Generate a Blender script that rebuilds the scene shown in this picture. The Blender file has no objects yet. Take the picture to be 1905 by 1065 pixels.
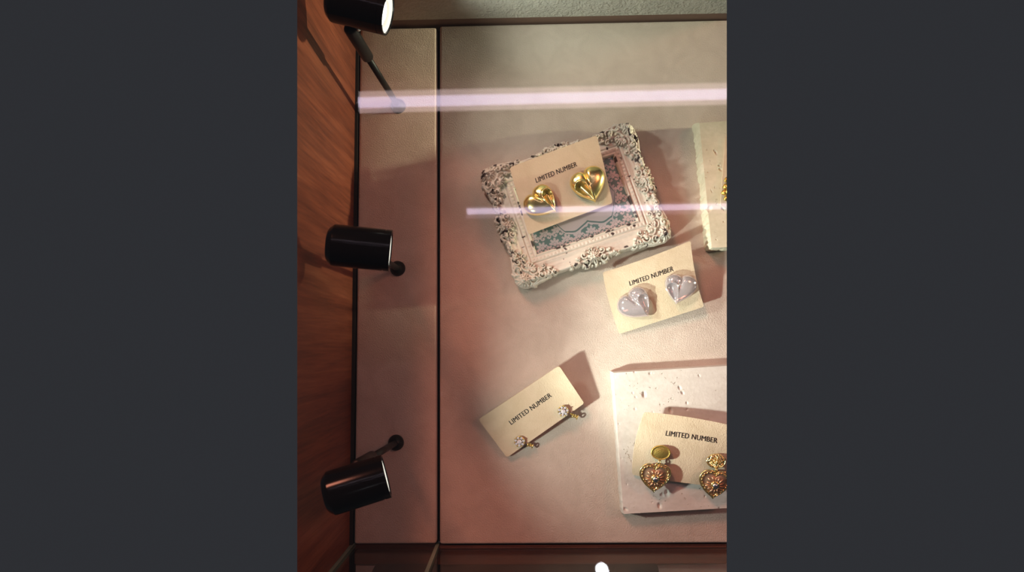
import bpy, bmesh, math, random
import numpy as np
from mathutils import Vector, Matrix

# ------------------------------------------------------------------ camera, world, exposure
SC = bpy.context.scene
COL = SC.collection
F = 1200.0                      # focal length in pixels of the 1905 wide frame
D = 0.414                       # camera height above the display boards (m)
W0, H0 = 1905.0, 1065.0
RA, RB, RC = 0.0946, 0.0200, -0.0126
ROT = (Matrix.Rotation(RA, 3, 'X') @ Matrix.Rotation(RB, 3, 'Y') @ Matrix.Rotation(RC, 3, 'Z'))
cam = bpy.data.cameras.new('camera')
camo = bpy.data.objects.new('camera', cam)
COL.objects.link(camo)
camo.matrix_world = Matrix.Translation((0, 0, D)) @ ROT.to_4x4()
cam.sensor_fit = 'HORIZONTAL'
cam.sensor_width = 36.0
cam.lens = F / W0 * 36.0
cam.clip_start = 0.01
cam.clip_end = 50
cam.dof.use_dof = True
cam.dof.focus_distance = 0.40
cam.dof.aperture_fstop = cam.lens / 1.6
SC.camera = camo

w = bpy.data.worlds.new('world')
SC.world = w
w.use_nodes = True
bg = w.node_tree.nodes['Background']
bg.inputs[0].default_value = (0.0265, 0.0280, 0.0325, 1)
bg.inputs[1].default_value = 1.0
SC.view_settings.view_transform = 'Standard'
SC.view_settings.look = 'None'
SC.view_settings.exposure = 0.0
SC.view_settings.gamma = 1.0
SC.view_settings.use_curve_mapping = False
SC.cycles.max_bounces = 10
SC.cycles.transparent_max_bounces = 16
SC.cycles.sample_clamp_indirect = 4.0
SC.cycles.caustics_reflective = False
SC.cycles.caustics_refractive = False


def P(px, py, z=0.0):
    """the point of the place, at height z, that the photograph shows at this pixel"""
    d = ROT @ Vector((px - W0 / 2, -(py - H0 / 2), -F))
    t = (z - D) / d.z
    return Vector((d.x * t, d.y * t, z))


ROTT = ROT.transposed()


def proj(p):
    q = ROTT @ (Vector(p) - Vector((0, 0, D)))
    return (W0 / 2 + F * q.x / -q.z, H0 / 2 - F * q.y / -q.z)


def spot_light(name, loc, target, watts, color, size_deg, blend, radius):
    l = bpy.data.lights.new(name, 'SPOT')
    l.energy = watts
    l.color = color
    l.spot_size = math.radians(size_deg)
    l.spot_blend = blend
    l.shadow_soft_size = radius
    o = bpy.data.objects.new(name, l)
    COL.objects.link(o)
    o.location = loc
    o.rotation_euler = (Vector(target) - Vector(loc)).to_track_quat('-Z', 'Y').to_euler()
    return o


def area_light(name, loc, target, watts, color, sx, sy):
    l = bpy.data.lights.new(name, 'AREA')
    l.shape = 'RECTANGLE'
    l.size = sx
    l.size_y = sy
    l.energy = watts
    l.color = color
    o = bpy.data.objects.new(name, l)
    COL.objects.link(o)
    o.location = loc
    o.rotation_euler = (Vector(target) - Vector(loc)).to_track_quat('-Z', 'Y').to_euler()
    return o


# unseen fill lights added for the reddish ambient, well outside what the glass top can mirror to the camera
area_light('ambient_fill', (-0.9, 1.5, 1.7), (0, 0, 0), 28, (1.0, 0.34, 0.22), 0.45, 0.45)
area_light('ambient_fill', (1.5, 0.7, 1.8), (0, 0, 0), 8, (1.0, 0.34, 0.22), 0.45, 0.45)
# a spot further along the same long case, shining back from the right
RW = (1.0, 0.97, 0.66)
RP = P(1185, 215, 0) + Vector((1.0, .052, .155))
spot_light('case_spot', RP, P(860, 40, 0.0), 54.0, RW, 24, 1.0, 0.02)
# the three lamps on the left (their bodies are built further down)
LW = (0.95, 0.99, 0.88)
LAMPS = [  # base pixel, back pixel + z, front pixel + z, watts, aim pixel
    dict(base=(741, 198), B=(612, 0, .108), Fr=(722, 27, .107), top=(650, 52), w=.62, aim=(1350, -170), cone=84, w2=.34, aim2=(1400, 380)),
    dict(base=(740, 500), B=(609, 455, .109), Fr=(727, 467, .1040), top=(668, 458), w=.75, aim=(1480, 520), cone=60, w2=.22, aim2=(1600, 560)),
    dict(base=(737, 824), B=(604, 922, .110), Fr=(719, 886, .1044), top=(664, 868), w=2.1, aim=(1500, 590), cone=56, w2=.75, aim2=(1700, 620)),
]
for L in LAMPS:
    f_ = P(*L['Fr'])
    b_ = P(*L['B'])
    ax = (f_ - b_).normalized()
    # a reflector lamp: a hot core and a weak wide spill
    spot_light('lamp_beam', f_ + ax * 0.0012, P(*L['aim'], 0.0), L['w'], LW, L['cone'], 1.0, 0.0045)
    spot_light('lamp_spill', f_ + ax * 0.0012, P(*L['aim2'], 0.0), L['w2'], LW, 112, 1.0, 0.0045)


# ------------------------------------------------------------------ helpers
def tag(o, label=None, cat=None, group=None, kind=None):
    if label: o['label'] = label
    if cat: o['category'] = cat
    if group: o['group'] = group
    if kind: o['kind'] = kind
    return o


def empty(name, loc, label, cat, group=None):
    o = bpy.data.objects.new(name, None)
    COL.objects.link(o)
    o.empty_display_size = 0.01
    o.location = loc
    tag(o, label, cat, group)
    return o


def origin(o):
    p = Vector((0, 0, 0))
    while o is not None:
        p += o.location
        o = o.parent
    return p


def mobj(name, verts, faces, mat, parent=None, smooth=True, col=None):
    """verts in world coordinates; a child keeps them through the parent's place"""
    me = bpy.data.meshes.new(name)
    me.from_pydata([tuple(v) for v in verts], [], [tuple(f) for f in faces])
    me.validate()
    me.update()
    if col is not None and len(col) == len(me.vertices):
        a = me.color_attributes.new('wear', 'FLOAT_COLOR', 'POINT')
        c = np.ones((len(col), 4), dtype=np.float32)
        c[:, :3] = col
        a.data.foreach_set('color', c.ravel())
    if smooth:
        me.polygons.foreach_set('use_smooth', [True] * len(me.polygons))
    if mat: me.materials.append(mat)
    o = bpy.data.objects.new(name, me)
    COL.objects.link(o)
    if parent is not None:
        o.parent = parent
        loc = origin(parent)
        me.transform(Matrix.Translation(-loc))
    return o


def recalc(o, inside=False):
    bm = bmesh.new()
    bm.from_mesh(o.data)
    bmesh.ops.remove_doubles(bm, verts=bm.verts, dist=1e-6)
    bmesh.ops.recalc_face_normals(bm, faces=bm.faces)
    bm.to_mesh(o.data)
    bm.free()
    return o


def bevel_now(o, width, seg=3):
    bm = bmesh.new()
    bm.from_mesh(o.data)
    bmesh.ops.bevel(bm, geom=bm.edges[:], offset=width, segments=seg, affect='EDGES', profile=.5)
    bm.to_mesh(o.data)
    bm.free()
    o.data.polygons.foreach_set('use_smooth', [True] * len(o.data.polygons))


def flat_caps(o):
    m = o.modifiers.new('es', 'EDGE_SPLIT')
    m.split_angle = math.radians(40)


def bevel(o, width, seg=3):
    m = o.modifiers.new('bevel', 'BEVEL')
    m.width = width
    m.segments = seg
    m.limit_method = 'ANGLE'
    return o


def box_geo(x0, x1, y0, y1, z0, z1):
    v = [(x0, y0, z0), (x1, y0, z0), (x1, y1, z0), (x0, y1, z0), (x0, y0, z1), (x1, y0, z1), (x1, y1, z1), (x0, y1, z1)]
    f = [(0, 3, 2, 1), (4, 5, 6, 7), (0, 1, 5, 4), (1, 2, 6, 5), (2, 3, 7, 6), (3, 0, 4, 7)]
    return v, f


def join_geo(parts):
    V, Fc = [], []
    for v, f in parts:
        n = len(V)
        V += [tuple(p) for p in v]
        Fc += [tuple(i + n for i in q) for q in f]
    return V, Fc


def section(o, side='R'):
    """end the model where the photograph stops seeing it (a clean section, capped)"""
    col = 1352.0 if side == 'R' else 553.0
    a = P(col, 0, 0) - Vector((0, 0, D))
    b = P(col, 1000, 0) - Vector((0, 0, D))
    n = a.cross(b).normalized()
    ref = P(950, 500, 0) - Vector((0, 0, D))
    if n.dot(ref) > 0: n = -n          # n points out of the kept side
    bpy.context.view_layer.update()
    off = origin(o)
    bm = bmesh.new()
    bm.from_mesh(o.data)
    r = bmesh.ops.bisect_plane(bm, geom=bm.verts[:] + bm.edges[:] + bm.faces[:], dist=1e-7,
                               plane_co=Vector((0, 0, D)) - off, plane_no=n, clear_outer=True)
    ed = [e for e in r['geom_cut'] if isinstance(e, bmesh.types.BMEdge)]
    if ed:
        try:
            bmesh.ops.holes_fill(bm, edges=ed, sides=0)
        except Exception:
            pass
    for f in bm.faces: pass
    bm.to_mesh(o.data)
    bm.free()
    return o


def tube_geo(pts, rad, n=12, caps=True):
    pts = [Vector(p) for p in pts]
    rad = rad if isinstance(rad, (list, tuple)) else [rad] * len(pts)
    V, Fc = [], []
    up = None
    for i, p in enumerate(pts):
        t = (pts[min(i + 1, len(pts) - 1)] - pts[max(i - 1, 0)]).normalized()
        if up is None:
            up = t.orthogonal().normalized()
        up = (up - t * up.dot(t)).normalized()
        s = t.cross(up)
        for k in range(n):
            a = 2 * math.pi * k / n
            V.append(p + (up * math.cos(a) + s * math.sin(a)) * rad[i])
    for i in range(len(pts) - 1):
        for k in range(n):
            k2 = (k + 1) % n
            Fc.append((i * n + k, i * n + k2, (i + 1) * n + k2, (i + 1) * n + k))
    if caps:
        Fc.append(tuple(range(n - 1, -1, -1)))
        m = (len(pts) - 1) * n
        Fc.append(tuple(m + k for k in range(n)))
    return V, Fc


def lathe_geo(org, axis, prof, n=48, close=True):
    """prof: (distance along axis, radius)"""
    axis = Vector(axis).normalized()
    u = axis.orthogonal().normalized()
    s = axis.cross(u)
    V, Fc = [], []
    for d, r in prof:
        for k in range(n):
            a = 2 * math.pi * k / n
            V.append(Vector(org) + axis * d + (u * math.cos(a) + s * math.sin(a)) * max(r, 1e-6))
    for i in range(len(prof) - 1):
        for k in range(n):
            k2 = (k + 1) % n
            Fc.append((i * n + k, i * n + k2, (i + 1) * n + k2, (i + 1) * n + k))
    return V, Fc


def torus_geo(c, nrm, R, r, n=28, m=8, asp=1.0, xdir=None):
    nrm = Vector(nrm).normalized()
    u = (Vector(xdir) - nrm * Vector(xdir).dot(nrm)).normalized() if xdir is not None else nrm.orthogonal().normalized()
    s = nrm.cross(u)
    V, Fc = [], []
    for i in range(n):
        a = 2 * math.pi * i / n
        e = u * math.cos(a) * asp + s * math.sin(a)
        for j in range(m):
            b = 2 * math.pi * j / m
            V.append(Vector(c) + e * R + (e.normalized() * math.cos(b) + nrm * math.sin(b)) * r)
    for i in range(n):
        for j in range(m):
            Fc.append((i * m + j, ((i + 1) % n) * m + j, ((i + 1) % n) * m + (j + 1) % m, i * m + (j + 1) % m))
    return V, Fc


def sphere_geo(c, r, n=16, m=10, sc=(1, 1, 1)):
    V, Fc = [], []
    c = Vector(c)
    for i in range(m + 1):
        t = math.pi * i / m
        for k in range(n):
            a = 2 * math.pi * k / n
            V.append(c + Vector((math.sin(t) * math.cos(a) * sc[0], math.sin(t) * math.sin(a) * sc[1], math.cos(t) * sc[2])) * r)
    for i in range(m):
        for k in range(n):
            k2 = (k + 1) % n
            Fc.append((i * n + k, (i + 1) * n + k, (i + 1) * n + k2, i * n + k2))
    return V, Fc


# value noise in numpy, for wear marks and small irregularities
_rs = np.random.RandomState(7)
_tab = _rs.rand(256, 256)


def vnoise(x, y):
    xi = np.floor(x).astype(int)
    yi = np.floor(y).astype(int)
    fx = x - xi
    fy = y - yi
    fx = fx * fx * (3 - 2 * fx)
    fy = fy * fy * (3 - 2 * fy)
    a = _tab[xi % 256, yi % 256]
    b = _tab[(xi + 1) % 256, yi % 256]
    c = _tab[xi % 256, (yi + 1) % 256]
    d = _tab[(xi + 1) % 256, (yi + 1) % 256]
    return (a * (1 - fx) + b * fx) * (1 - fy) + (c * (1 - fx) + d * fx) * fy


def fbm(x, y, o=3):
    s = 0
    a = .5
    for i in range(o):
        s = s + a * vnoise(x * 2 ** i + 17 * i, y * 2 ** i + 31 * i)
        a *= .5
    return s / (1 - .5 ** o)


# ------------------------------------------------------------------ materials
class NT:
    def __init__(s, name):
        s.m = bpy.data.materials.new(name)
        s.m.use_nodes = True
        s.t = s.m.node_tree
        s.b = s.t.nodes['Principled BSDF']
        s.out = s.t.nodes['Material Output']

    def n(s, typ, **kw):
        x = s.t.nodes.new(typ)
        for k, v in kw.items():
            if k.startswith('i_'):
                x.inputs[k[2:].replace('_', ' ')].default_value = v
            else:
                setattr(x, k, v)
        return x

    def l(s, a, b):
        s.t.links.new(a, b)

    def coords(s, scale=(1, 1, 1), rot=(0, 0, 0), kind='Object'):
        tc = s.n('ShaderNodeTexCoord')
        mp = s.n('ShaderNodeMapping')
        mp.inputs['Scale'].default_value = scale
        mp.inputs['Rotation'].default_value = rot
        s.l(tc.outputs[kind], mp.inputs['Vector'])
        return mp.outputs[0]

    def noise(s, vec, scale, detail=3, rough=.5, dist=0):
        x = s.n('ShaderNodeTexNoise')
        x.inputs['Scale'].default_value = scale
        x.inputs['Detail'].default_value = detail
        x.inputs['Roughness'].default_value = rough
        x.inputs['Distortion'].default_value = dist
        s.l(vec, x.inputs['Vector'])
        return x.outputs['Fac']

    def ramp(s, fac, stops):
        x = s.n('ShaderNodeValToRGB')
        e = x.color_ramp.elements
        while len(e) < len(stops): e.new(0.5)
        for q, (p, c) in zip(e, stops):
            q.position = p
            q.color = (*c, 1) if len(c) == 3 else c
        s.l(fac, x.inputs[0])
        return x.outputs[0]

    def math(s, op, a, b):
        x = s.n('ShaderNodeMath', operation=op)
        for i, v in enumerate((a, b)):
            if isinstance(v, (int, float)): x.inputs[i].default_value = v
            else: s.l(v, x.inputs[i])
        return x.outputs[0]

    def bump(s, h, strength, dist, prev=None):
        x = s.n('ShaderNodeBump')
        x.inputs['Strength'].default_value = strength
        x.inputs['Distance'].default_value = dist
        s.l(h, x.inputs['Height'])
        if prev is not None: s.l(prev, x.inputs['Normal'])
        return x.outputs[0]

    def mix(s, fac, a, b):
        x = s.n('ShaderNodeMix', data_type='RGBA')
        for i, v in ((0, fac), (6, a), (7, b)):
            if isinstance(v, (int, float)): x.inputs[i].default_value = v
            elif isinstance(v, tuple): x.inputs[i].default_value = (*v, 1)
            else: s.l(v, x.inputs[i])
        return x.outputs[2]

    def set(s, **kw):
        for k, v in kw.items():
            i = s.b.inputs[k.replace('_', ' ')]
            if isinstance(v, tuple): i.default_value = (*v, 1)
            elif isinstance(v, (int, float)): i.default_value = v
            else: s.l(v, i)
        return s.m


def plain(name, col, rough=.5, metal=0.0, **kw):
    t = NT(name)
    return t.set(Base_Color=col, Roughness=rough, Metallic=metal, **kw)


def mat_suede(name, c0, c1, fine=2800, depth=.00024, strength=.8):
    t = NT(name)
    v = t.coords()
    v2 = t.coords(scale=(1, .75, 1), rot=(0, 0, .25))
    n1 = t.noise(v, 55, 5, .6, .8)
    n2 = t.noise(v2, fine, 3, .6)
    n3 = t.noise(v2, fine * .5, 3, .55, .4)
    n4 = t.noise(v, 28, 3, .5, 1.6)
    f = t.math('ADD', t.math('MULTIPLY', n1, .65), t.math('MULTIPLY', n2, .35))
    c = t.ramp(f, [(.33, c0), (.67, c1)])
    b = t.bump(n2, strength, depth)
    b = t.bump(n3, strength, depth * 2.2, b)
    b = t.bump(n4, .16, .0035, b)
    return t.set(Base_Color=c, Roughness=.92, Normal=b, Sheen_Weight=.25, Sheen_Roughness=.5, Specular_IOR_Level=.15)


def mat_wood(name, along='Z', dark=1.0):
    t = NT(name)
    sc = {'Z': (1, 1, .055), 'X': (.08, 1, 1)}[along]
    v = t.coords(scale=sc)
    n1 = t.noise(v, 95, 6, .65, .8)
    n2 = t.noise(v, 700, 4, .6, .2)
    n3 = t.noise(v, 22, 4, .5, .8)
    f = t.math('ADD', t.math('MULTIPLY', n1, .5), t.math('ADD', t.math('MULTIPLY', n2, .25), t.math('MULTIPLY', n3, .25)))
    d = dark
    c = t.ramp(f, [(.36, (.075 * d, .018 * d, .010 * d)), (.47, (.17 * d, .044 * d, .022 * d)),
                   (.55, (.25 * d, .068 * d, .033 * d)), (.66, (.36 * d, .118 * d, .060 * d))])
    b = t.bump(n2, .25, .0002)
    return t.set(Base_Color=c, Roughness=.42, Normal=b, Specular_IOR_Level=.4)


M = {}
M['suede'] = mat_suede('beige_suede', (.54, .47, .40), (.67, .59, .51))
M['suede_strip'] = mat_suede('rose_beige_suede', (.62, .48, .39), (.76, .61, .51))
M['wallpaper'] = mat_suede('grey_green_leatherette', (.46, .48, .40), (.62, .64, .54), fine=700, depth=.0006, strength=.8)
M['card'] = mat_suede('cream_card', (.60, .51, .35), (.73, .64, .47), fine=2400, depth=.00018, strength=.55)
M['card_edge'] = plain('card_edge', (.62, .52, .33), .9)
M['ink'] = plain('black_ink', (.012, .012, .012), .6)
M['wood'] = mat_wood('red_brown_wood', 'Z', .88)
M['rail'] = mat_wood('dark_rail_wood', 'X', .42)
M['brown'] = plain('brown_strip', (.20, .125, .09), .7)
M['dark'] = plain('black_groove', (.012, .008, .007), .8)
M['base'] = plain('dark_base', (.020, .011, .009), .6)
M['black'] = plain('black_lacquer', (.005, .005, .006), .16, 0.0, Specular_IOR_Level=.2)
M['black_satin'] = plain('black_satin', (.006, .0055, .0055), .45, 0.0, Specular_IOR_Level=.3)
M['chrome'] = plain('chrome', (.85, .85, .82), .18, 1.0)
M['glassedge'] = plain('green_glass_edge', (.24, .31, .24), .25, 0, Specular_IOR_Level=.7)


def mat_gold(name, col=(.93, .66, .16), rough=.16, bump=0.0, scale=900):
    t = NT(name)
    kw = {}
    if bump:
        v = t.coords()
        kw['Normal'] = t.bump(t.noise(v, scale, 2, .5), bump, .0006)
    return t.set(Base_Color=col, Metallic=1.0, Roughness=rough, **kw)


M['gold'] = mat_gold('polished_gold', (1.0, .86, .38), .24)
M['gold_satin'] = mat_gold('brushed_gold', (.70, .52, .14), .42, .25, 1500)
M['gold_rough'] = mat_gold('hammered_gold', (.98, .85, .42), .22, 1.0, 800)
M['rose'] = mat_gold('rose_gold', (.72, .50, .33), .46)


def mat_emit(name, col, s):
    t = NT(name)
    e = t.n('ShaderNodeEmission')
    e.inputs[0].default_value = (*col, 1)
    e.inputs[1].default_value = s
    t.l(e.outputs[0], t.out.inputs[0])
    return t.m


M['lens'] = mat_emit('lit_lens', (1, .95, .80), 1.3)
M['led'] = mat_emit('led_chip', (1, .97, .88), 8)


def mat_pane(name, tint):
    t = NT(name)
    tr = t.n('ShaderNodeBsdfTransparent')
    tr.inputs[0].default_value = (*tint, 1)
    gl = t.n('ShaderNodeBsdfGlossy')
    gl.inputs['Roughness'].default_value = 0.012
    gl.inputs[0].default_value = (1, 1, 1, 1)
    fr = t.n('ShaderNodeFresnel')
    fr.inputs[0].default_value = 1.5
    ge = t.n('ShaderNodeNewGeometry')
    mx = t.n('ShaderNodeMix', data_type='FLOAT')
    t.l(ge.outputs['Backfacing'], mx.inputs[0])
    t.l(fr.outputs[0], mx.inputs[2])
    mx.inputs[3].default_value = .035
    ms = t.n('ShaderNodeMixShader')
    t.l(mx.outputs[0], ms.inputs[0])
    t.l(tr.outputs[0], ms.inputs[1])
    t.l(gl.outputs[0], ms.inputs[2])
    t.l(ms.outputs[0], t.out.inputs[0])
    return t.m


M['pane'] = mat_pane('clear_pane', (.995, .995, .99))
M['pane_front'] = mat_pane('front_pane', (.93, .96, .93))


def mat_clear(name):
    t = NT(name)
    lw = t.n('ShaderNodeLayerWeight')
    lw.inputs[0].default_value = .45
    tr = t.n('ShaderNodeBsdfTransparent')
    t.l(t.ramp(lw.outputs['Facing'], [(.15, (.97, .96, .96)), (.9, (.72, .68, .68))]), tr.inputs[0])
    g = t.n('ShaderNodeBsdfGlossy')
    g.inputs[0].default_value = (.98, .95, 1.0, 1)
    g.inputs['Roughness'].default_value = .10
    d = t.n('ShaderNodeBsdfDiffuse')
    d.inputs[0].default_value = (.80, .76, .82, 1)
    m1 = t.n('ShaderNodeMixShader')
    m1.inputs[0].default_value = .28
    t.l(tr.outputs[0], m1.inputs[1])
    t.l(d.outputs[0], m1.inputs[2])
    m2 = t.n('ShaderNodeMixShader')
    t.l(t.ramp(lw.outputs['Facing'], [(.0, (.12, .12, .12)), (.85, (.6, .6, .6))]), m2.inputs[0])
    t.l(m1.outputs[0], m2.inputs[1])
    t.l(g.outputs[0], m2.inputs[2])
    t.l(m2.outputs[0], t.out.inputs[0])
    return t.m


M['clear'] = mat_clear('clear_resin')
M['crystal'] = plain('crystal', (.92, .90, .97), .12, .45)


def mat_trav(name, c_lo, c_hi):
    t = NT(name)
    v = t.coords()
    n1 = t.noise(t.coords(scale=(.45, 1, 1)), 60, 5, .6, .6)
    n2 = t.noise(v, 420, 4, .6)
    base = t.ramp(t.math('ADD', t.math('MULTIPLY', n1, .7), t.math('MULTIPLY', n2, .3)), [(.35, c_lo), (.65, c_hi)])
    big = t.noise(v, 70, 3, .6, .5)
    sm = t.noise(t.coords(scale=(1, 1.3, 1)), 520, 2, .6, 0)
    pit = t.math('ADD', t.math('MULTIPLY', big, .5), t.math('MULTIPLY', sm, .5))
    pm = t.ramp(pit, [(.612, (0, 0, 0)), (.66, (1, 1, 1))])
    c = t.mix(t.math('MULTIPLY', pm, .45), base, (.42, .34, .24))
    inv = t.math('SUBTRACT', 1, pm)
    b = t.bump(inv, .6, .0005)
    b = t.bump(n2, .3, .0006, b)
    return t.set(Base_Color=c, Roughness=.75, Normal=b, Specular_IOR_Level=.3)


M['trav'] = mat_trav('pale_travertine', (.56, .53, .48), (.70, .68, .63))
M['trav2'] = mat_trav('cream_travertine', (.60, .58, .42), (.76, .73, .57))


def mat_attr(name, rough=.6, bump=.25, spec=.4):
    t = NT(name)
    a = t.n('ShaderNodeAttribute')
    a.attribute_name = 'wear'
    v = t.coords()
    b = t.bump(t.noise(v, 1800, 3, .6), bump, .0003)
    return t.set(Base_Color=a.outputs['Color'], Roughness=rough, Normal=b, Specular_IOR_Level=spec)


M['frame'] = mat_attr('chipped_white_paint', .5, .25, .45)
M['print'] = mat_attr('printed_paper', .3, .03, .4)

# ------------------------------------------------------------------ the case
xL = P(664, 530).x                 # left edge of narrow board
xS0, xS1 = P(812, 530).x, P(818.0, 530).x
yB = P(1000, 44).y                 # back edge of main board
yBs = P(740, 52).y
yF = P(1000, 1013).y
xR = P(1352, 500).x + .03
xW = P(656.5, 530).x               # foot of the wood wall
yBW = P(1000, 44).y + .0007         # back wall plane
GZ = .150


def board(name, x0, x1, y0, y1, mat, label, cut=False):
    v, f = box_geo(x0, x1, y0, y1, -.007, 0)
    o = mobj(name, v, f, mat, None, True)
    bevel_now(o, .0016, 4)
    if cut: section(o)
    flat_caps(o)
    tag(o, label, 'display board')
    return o


board('display_board', xS1, xR, yF, yB, M['suede'], 'wide beige suede covered board filling the case right of the black seam', True)
board('display_board', xL, xS0, yF + .0004, yBs, M['suede_strip'], 'narrow rose-beige suede strip board under the three black lamps')

# structure
v, f = box_geo(xW - .02, xR, yF - .0005, yBW + .02, -.018, -.008)
fl = mobj('floor', v, f, M['base'], None, False)
section(fl); tag(fl, kind='structure')

v, f = box_geo(xW - .012, xW, yF - .08, yBW + .06, -.010, .20)
wl = mobj('wall_left', v, f, M['wood'], None, False)
section(wl, 'L'); tag(wl, kind='structure')

v, f = box_geo(xW - .0002, xW + .0020, yF - .02, yBW, -.008, .0006)
bl = mobj('baseboard_left', v, f, M['dark'], None, False)
tag(bl, kind='structure')

# back wall, its foot recessed above a brown strip
v, f = box_geo(xW, xR, yBW, yBW + .010, .0062, .125)
wb = mobj('wall_back', v, f, M['wallpaper'], None, True)
bevel_now(wb, .0012, 3); section(wb); flat_caps(wb); tag(wb, kind='structure')
v, f = box_geo(xW, xR, yBW + .0003, yBW + .010, -.008, .0066)
bb = mobj('baseboard_back', v, f, M['brown'], None, False)
section(bb); tag(bb, kind='structure')

# front rail (right part, with the small lit ledge) and plain part at the left
yr0 = P(1000, 1017).y
yr1 = P(1000, 1053).y
v, f = join_geo([box_geo(xS1 - .0015, xR, yr1, yr0, -.010, -.002), box_geo(xS1 - .0015, xR, P(1000, 1022.5).y, P(1000, 1018.5).y, -.003, -.0006)])
fr = mobj('trim_1', v, f, M['rail'], None, False)
section(fr); bevel(fr, .0004, 2); tag(fr, kind='structure')
v, f = box_geo(xW, xS0, yr1, yF - .0006, -.012, -.0045)
fr2 = mobj('trim_2', v, f, M['rail'], None, False)
tag(fr2, kind='structure')

# shop counter beyond the case, seen through the front pane
v, f = box_geo(xW - .10, xR, yF - .10, yr1, -.030, -.013)
oc = mobj('trim_3', v, f, M['base'], None, False)
section(oc); section(oc, 'L'); tag(oc, kind='structure')
M['glass_reflection'] = mat_suede('dusky_pink_reflection', (.40, .28, .26), (.50, .36, .33))  # colour for two added patches that imitate reflections in the glass
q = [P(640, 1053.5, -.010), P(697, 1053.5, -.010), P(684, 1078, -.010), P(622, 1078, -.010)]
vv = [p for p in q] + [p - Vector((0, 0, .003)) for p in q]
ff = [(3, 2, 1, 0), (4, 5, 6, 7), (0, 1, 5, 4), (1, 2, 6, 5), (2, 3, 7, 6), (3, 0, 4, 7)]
pd = mobj('reflection_patch', vv, ff, M['glass_reflection'], None, False)
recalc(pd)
tag(pd, 'added dusky pink patch standing in for a glass reflection at lower left', 'glass_reflection')
q = [P(1223, 1052.5, -.010), P(1400, 1049, -.010), P(1400, 1078, -.010), P(1230, 1078, -.010)]  # second added patch, also in place of a reflection
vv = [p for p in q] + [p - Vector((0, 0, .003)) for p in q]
pd = mobj('reflection_patch', vv, ff, M['glass_reflection'], None, False)
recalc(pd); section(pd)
tag(pd, 'added grey-pink patch standing in for a glass reflection below the large travertine slab', 'glass_reflection')

# glass: top pane, front panes with green edges
v, f = box_geo(xW - .06, xR, yF - .06, yBW + .05, GZ, GZ + .004)
gt = mobj('glass_top', v, f, M['pane'], None, False)
section(gt); section(gt, 'L')
tag(gt, 'clear glass top of the case mirroring two ceiling tubes', 'glass pane')


def green_edge(px0, px1, w, lab):
    """upright edge strip of a front pane"""
    a = P(px0, 1010, 0.0)
    b = P(px1, 1066, 0.030)
    yv = a.y
    return a, b


def front_pane(x0, x1, y, name, lab, cut, dx):
    """leaning front pane: foot at y, top leaning outward by the slope the photo shows"""
    root = empty(name, (x0, y, 0), lab, 'glass pane')
    h = .10
    ly = -.004
    lx = dx
    th = .0022
    vv = [(x0, y, -.006), (x1, y, -.006), (x1, y - th, -.006), (x0, y - th, -.006),
          (x0 + lx, y + ly, h), (x1, y + ly, h), (x1, y - th + ly, h), (x0 + lx, y - th + ly, h)]
    ff2 = [(0, 3, 2, 1), (4, 5, 6, 7), (0, 1, 5, 4), (1, 2, 6, 5), (2, 3, 7, 6), (3, 0, 4, 7)]
    o = mobj('pane', vv, ff2, M['pane_front'], root, False)
    if cut: section(o)
    ew = .0022
    vv = [(x0 - ew, y + .0002, -.006), (x0, y + .0002, -.006), (x0, y - th - .0002, -.006), (x0 - ew, y - th - .0002, -.006),
          (x0 - ew + lx, y + ly + .0002, h), (x0 + lx, y + ly + .0002, h), (x0 + lx, y - th + ly, h), (x0 - ew + lx, y - th + ly, h)]
    mobj('polished_edge', vv, ff2, M['glassedge'], root, False)
    root.location = root.location
    return root


front_pane(P(816, 1010).x, xR, yF - .0006, 'front_glass', 'right front glass pane with green edge rising from the black seam', True, .0)
front_pane(P(658.3, 1008).x, P(814, 1010).x - .0012, yF + .0002, 'front_glass', 'narrow left front glass pane with green edge in the wood corner', False, -.001)

# ceiling tubes of the shop, seen mirrored in the glass top
ZT = 1.60
ZV = 2 * (GZ + .004) - ZT


def mirrored(px, py):
    p = P(px, py, ZV)
    return Vector((p.x, p.y, ZT))


def ceiling_tube(pa, pb, wpx_core, wpx_out, name, lab, core, outer, off=0.0):
    a, b = mirrored(*pa), mirrored(*pb)
    c = (a + b) / 2
    root = empty(name, c, lab, 'ceiling light', 'ceiling tubes mirrored in the glass top')
    k = (D - ZV) / F
    d = (b - a).normalized()
    s = Vector((-d.y, d.x, 0))
    if wpx_out:
        wo = wpx_out * k / 2
        o_ = s * (off * k)
        zz = Vector((0, 0, .012))
        vv = [a - s * wo + o_ + zz, b - s * wo + o_ + zz, b + s * wo + o_ + zz, a + s * wo + o_ + zz]
        vv += [p + Vector((0, 0, .006)) for p in vv]
        ff2 = [(3, 2, 1, 0), (4, 5, 6, 7), (0, 1, 5, 4), (1, 2, 6, 5), (2, 3, 7, 6), (3, 0, 4, 7)]
        recalc(mobj('diffuser', vv, ff2, mat_emit(name + '_diffuser', *outer), root, False))
    r = wpx_core * k / 2
    V, Fc = tube_geo([a + d * .004, b], r, 16)
    mobj('tube', V, Fc, mat_emit(name + '_tube', *core), root)
    return root


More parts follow.
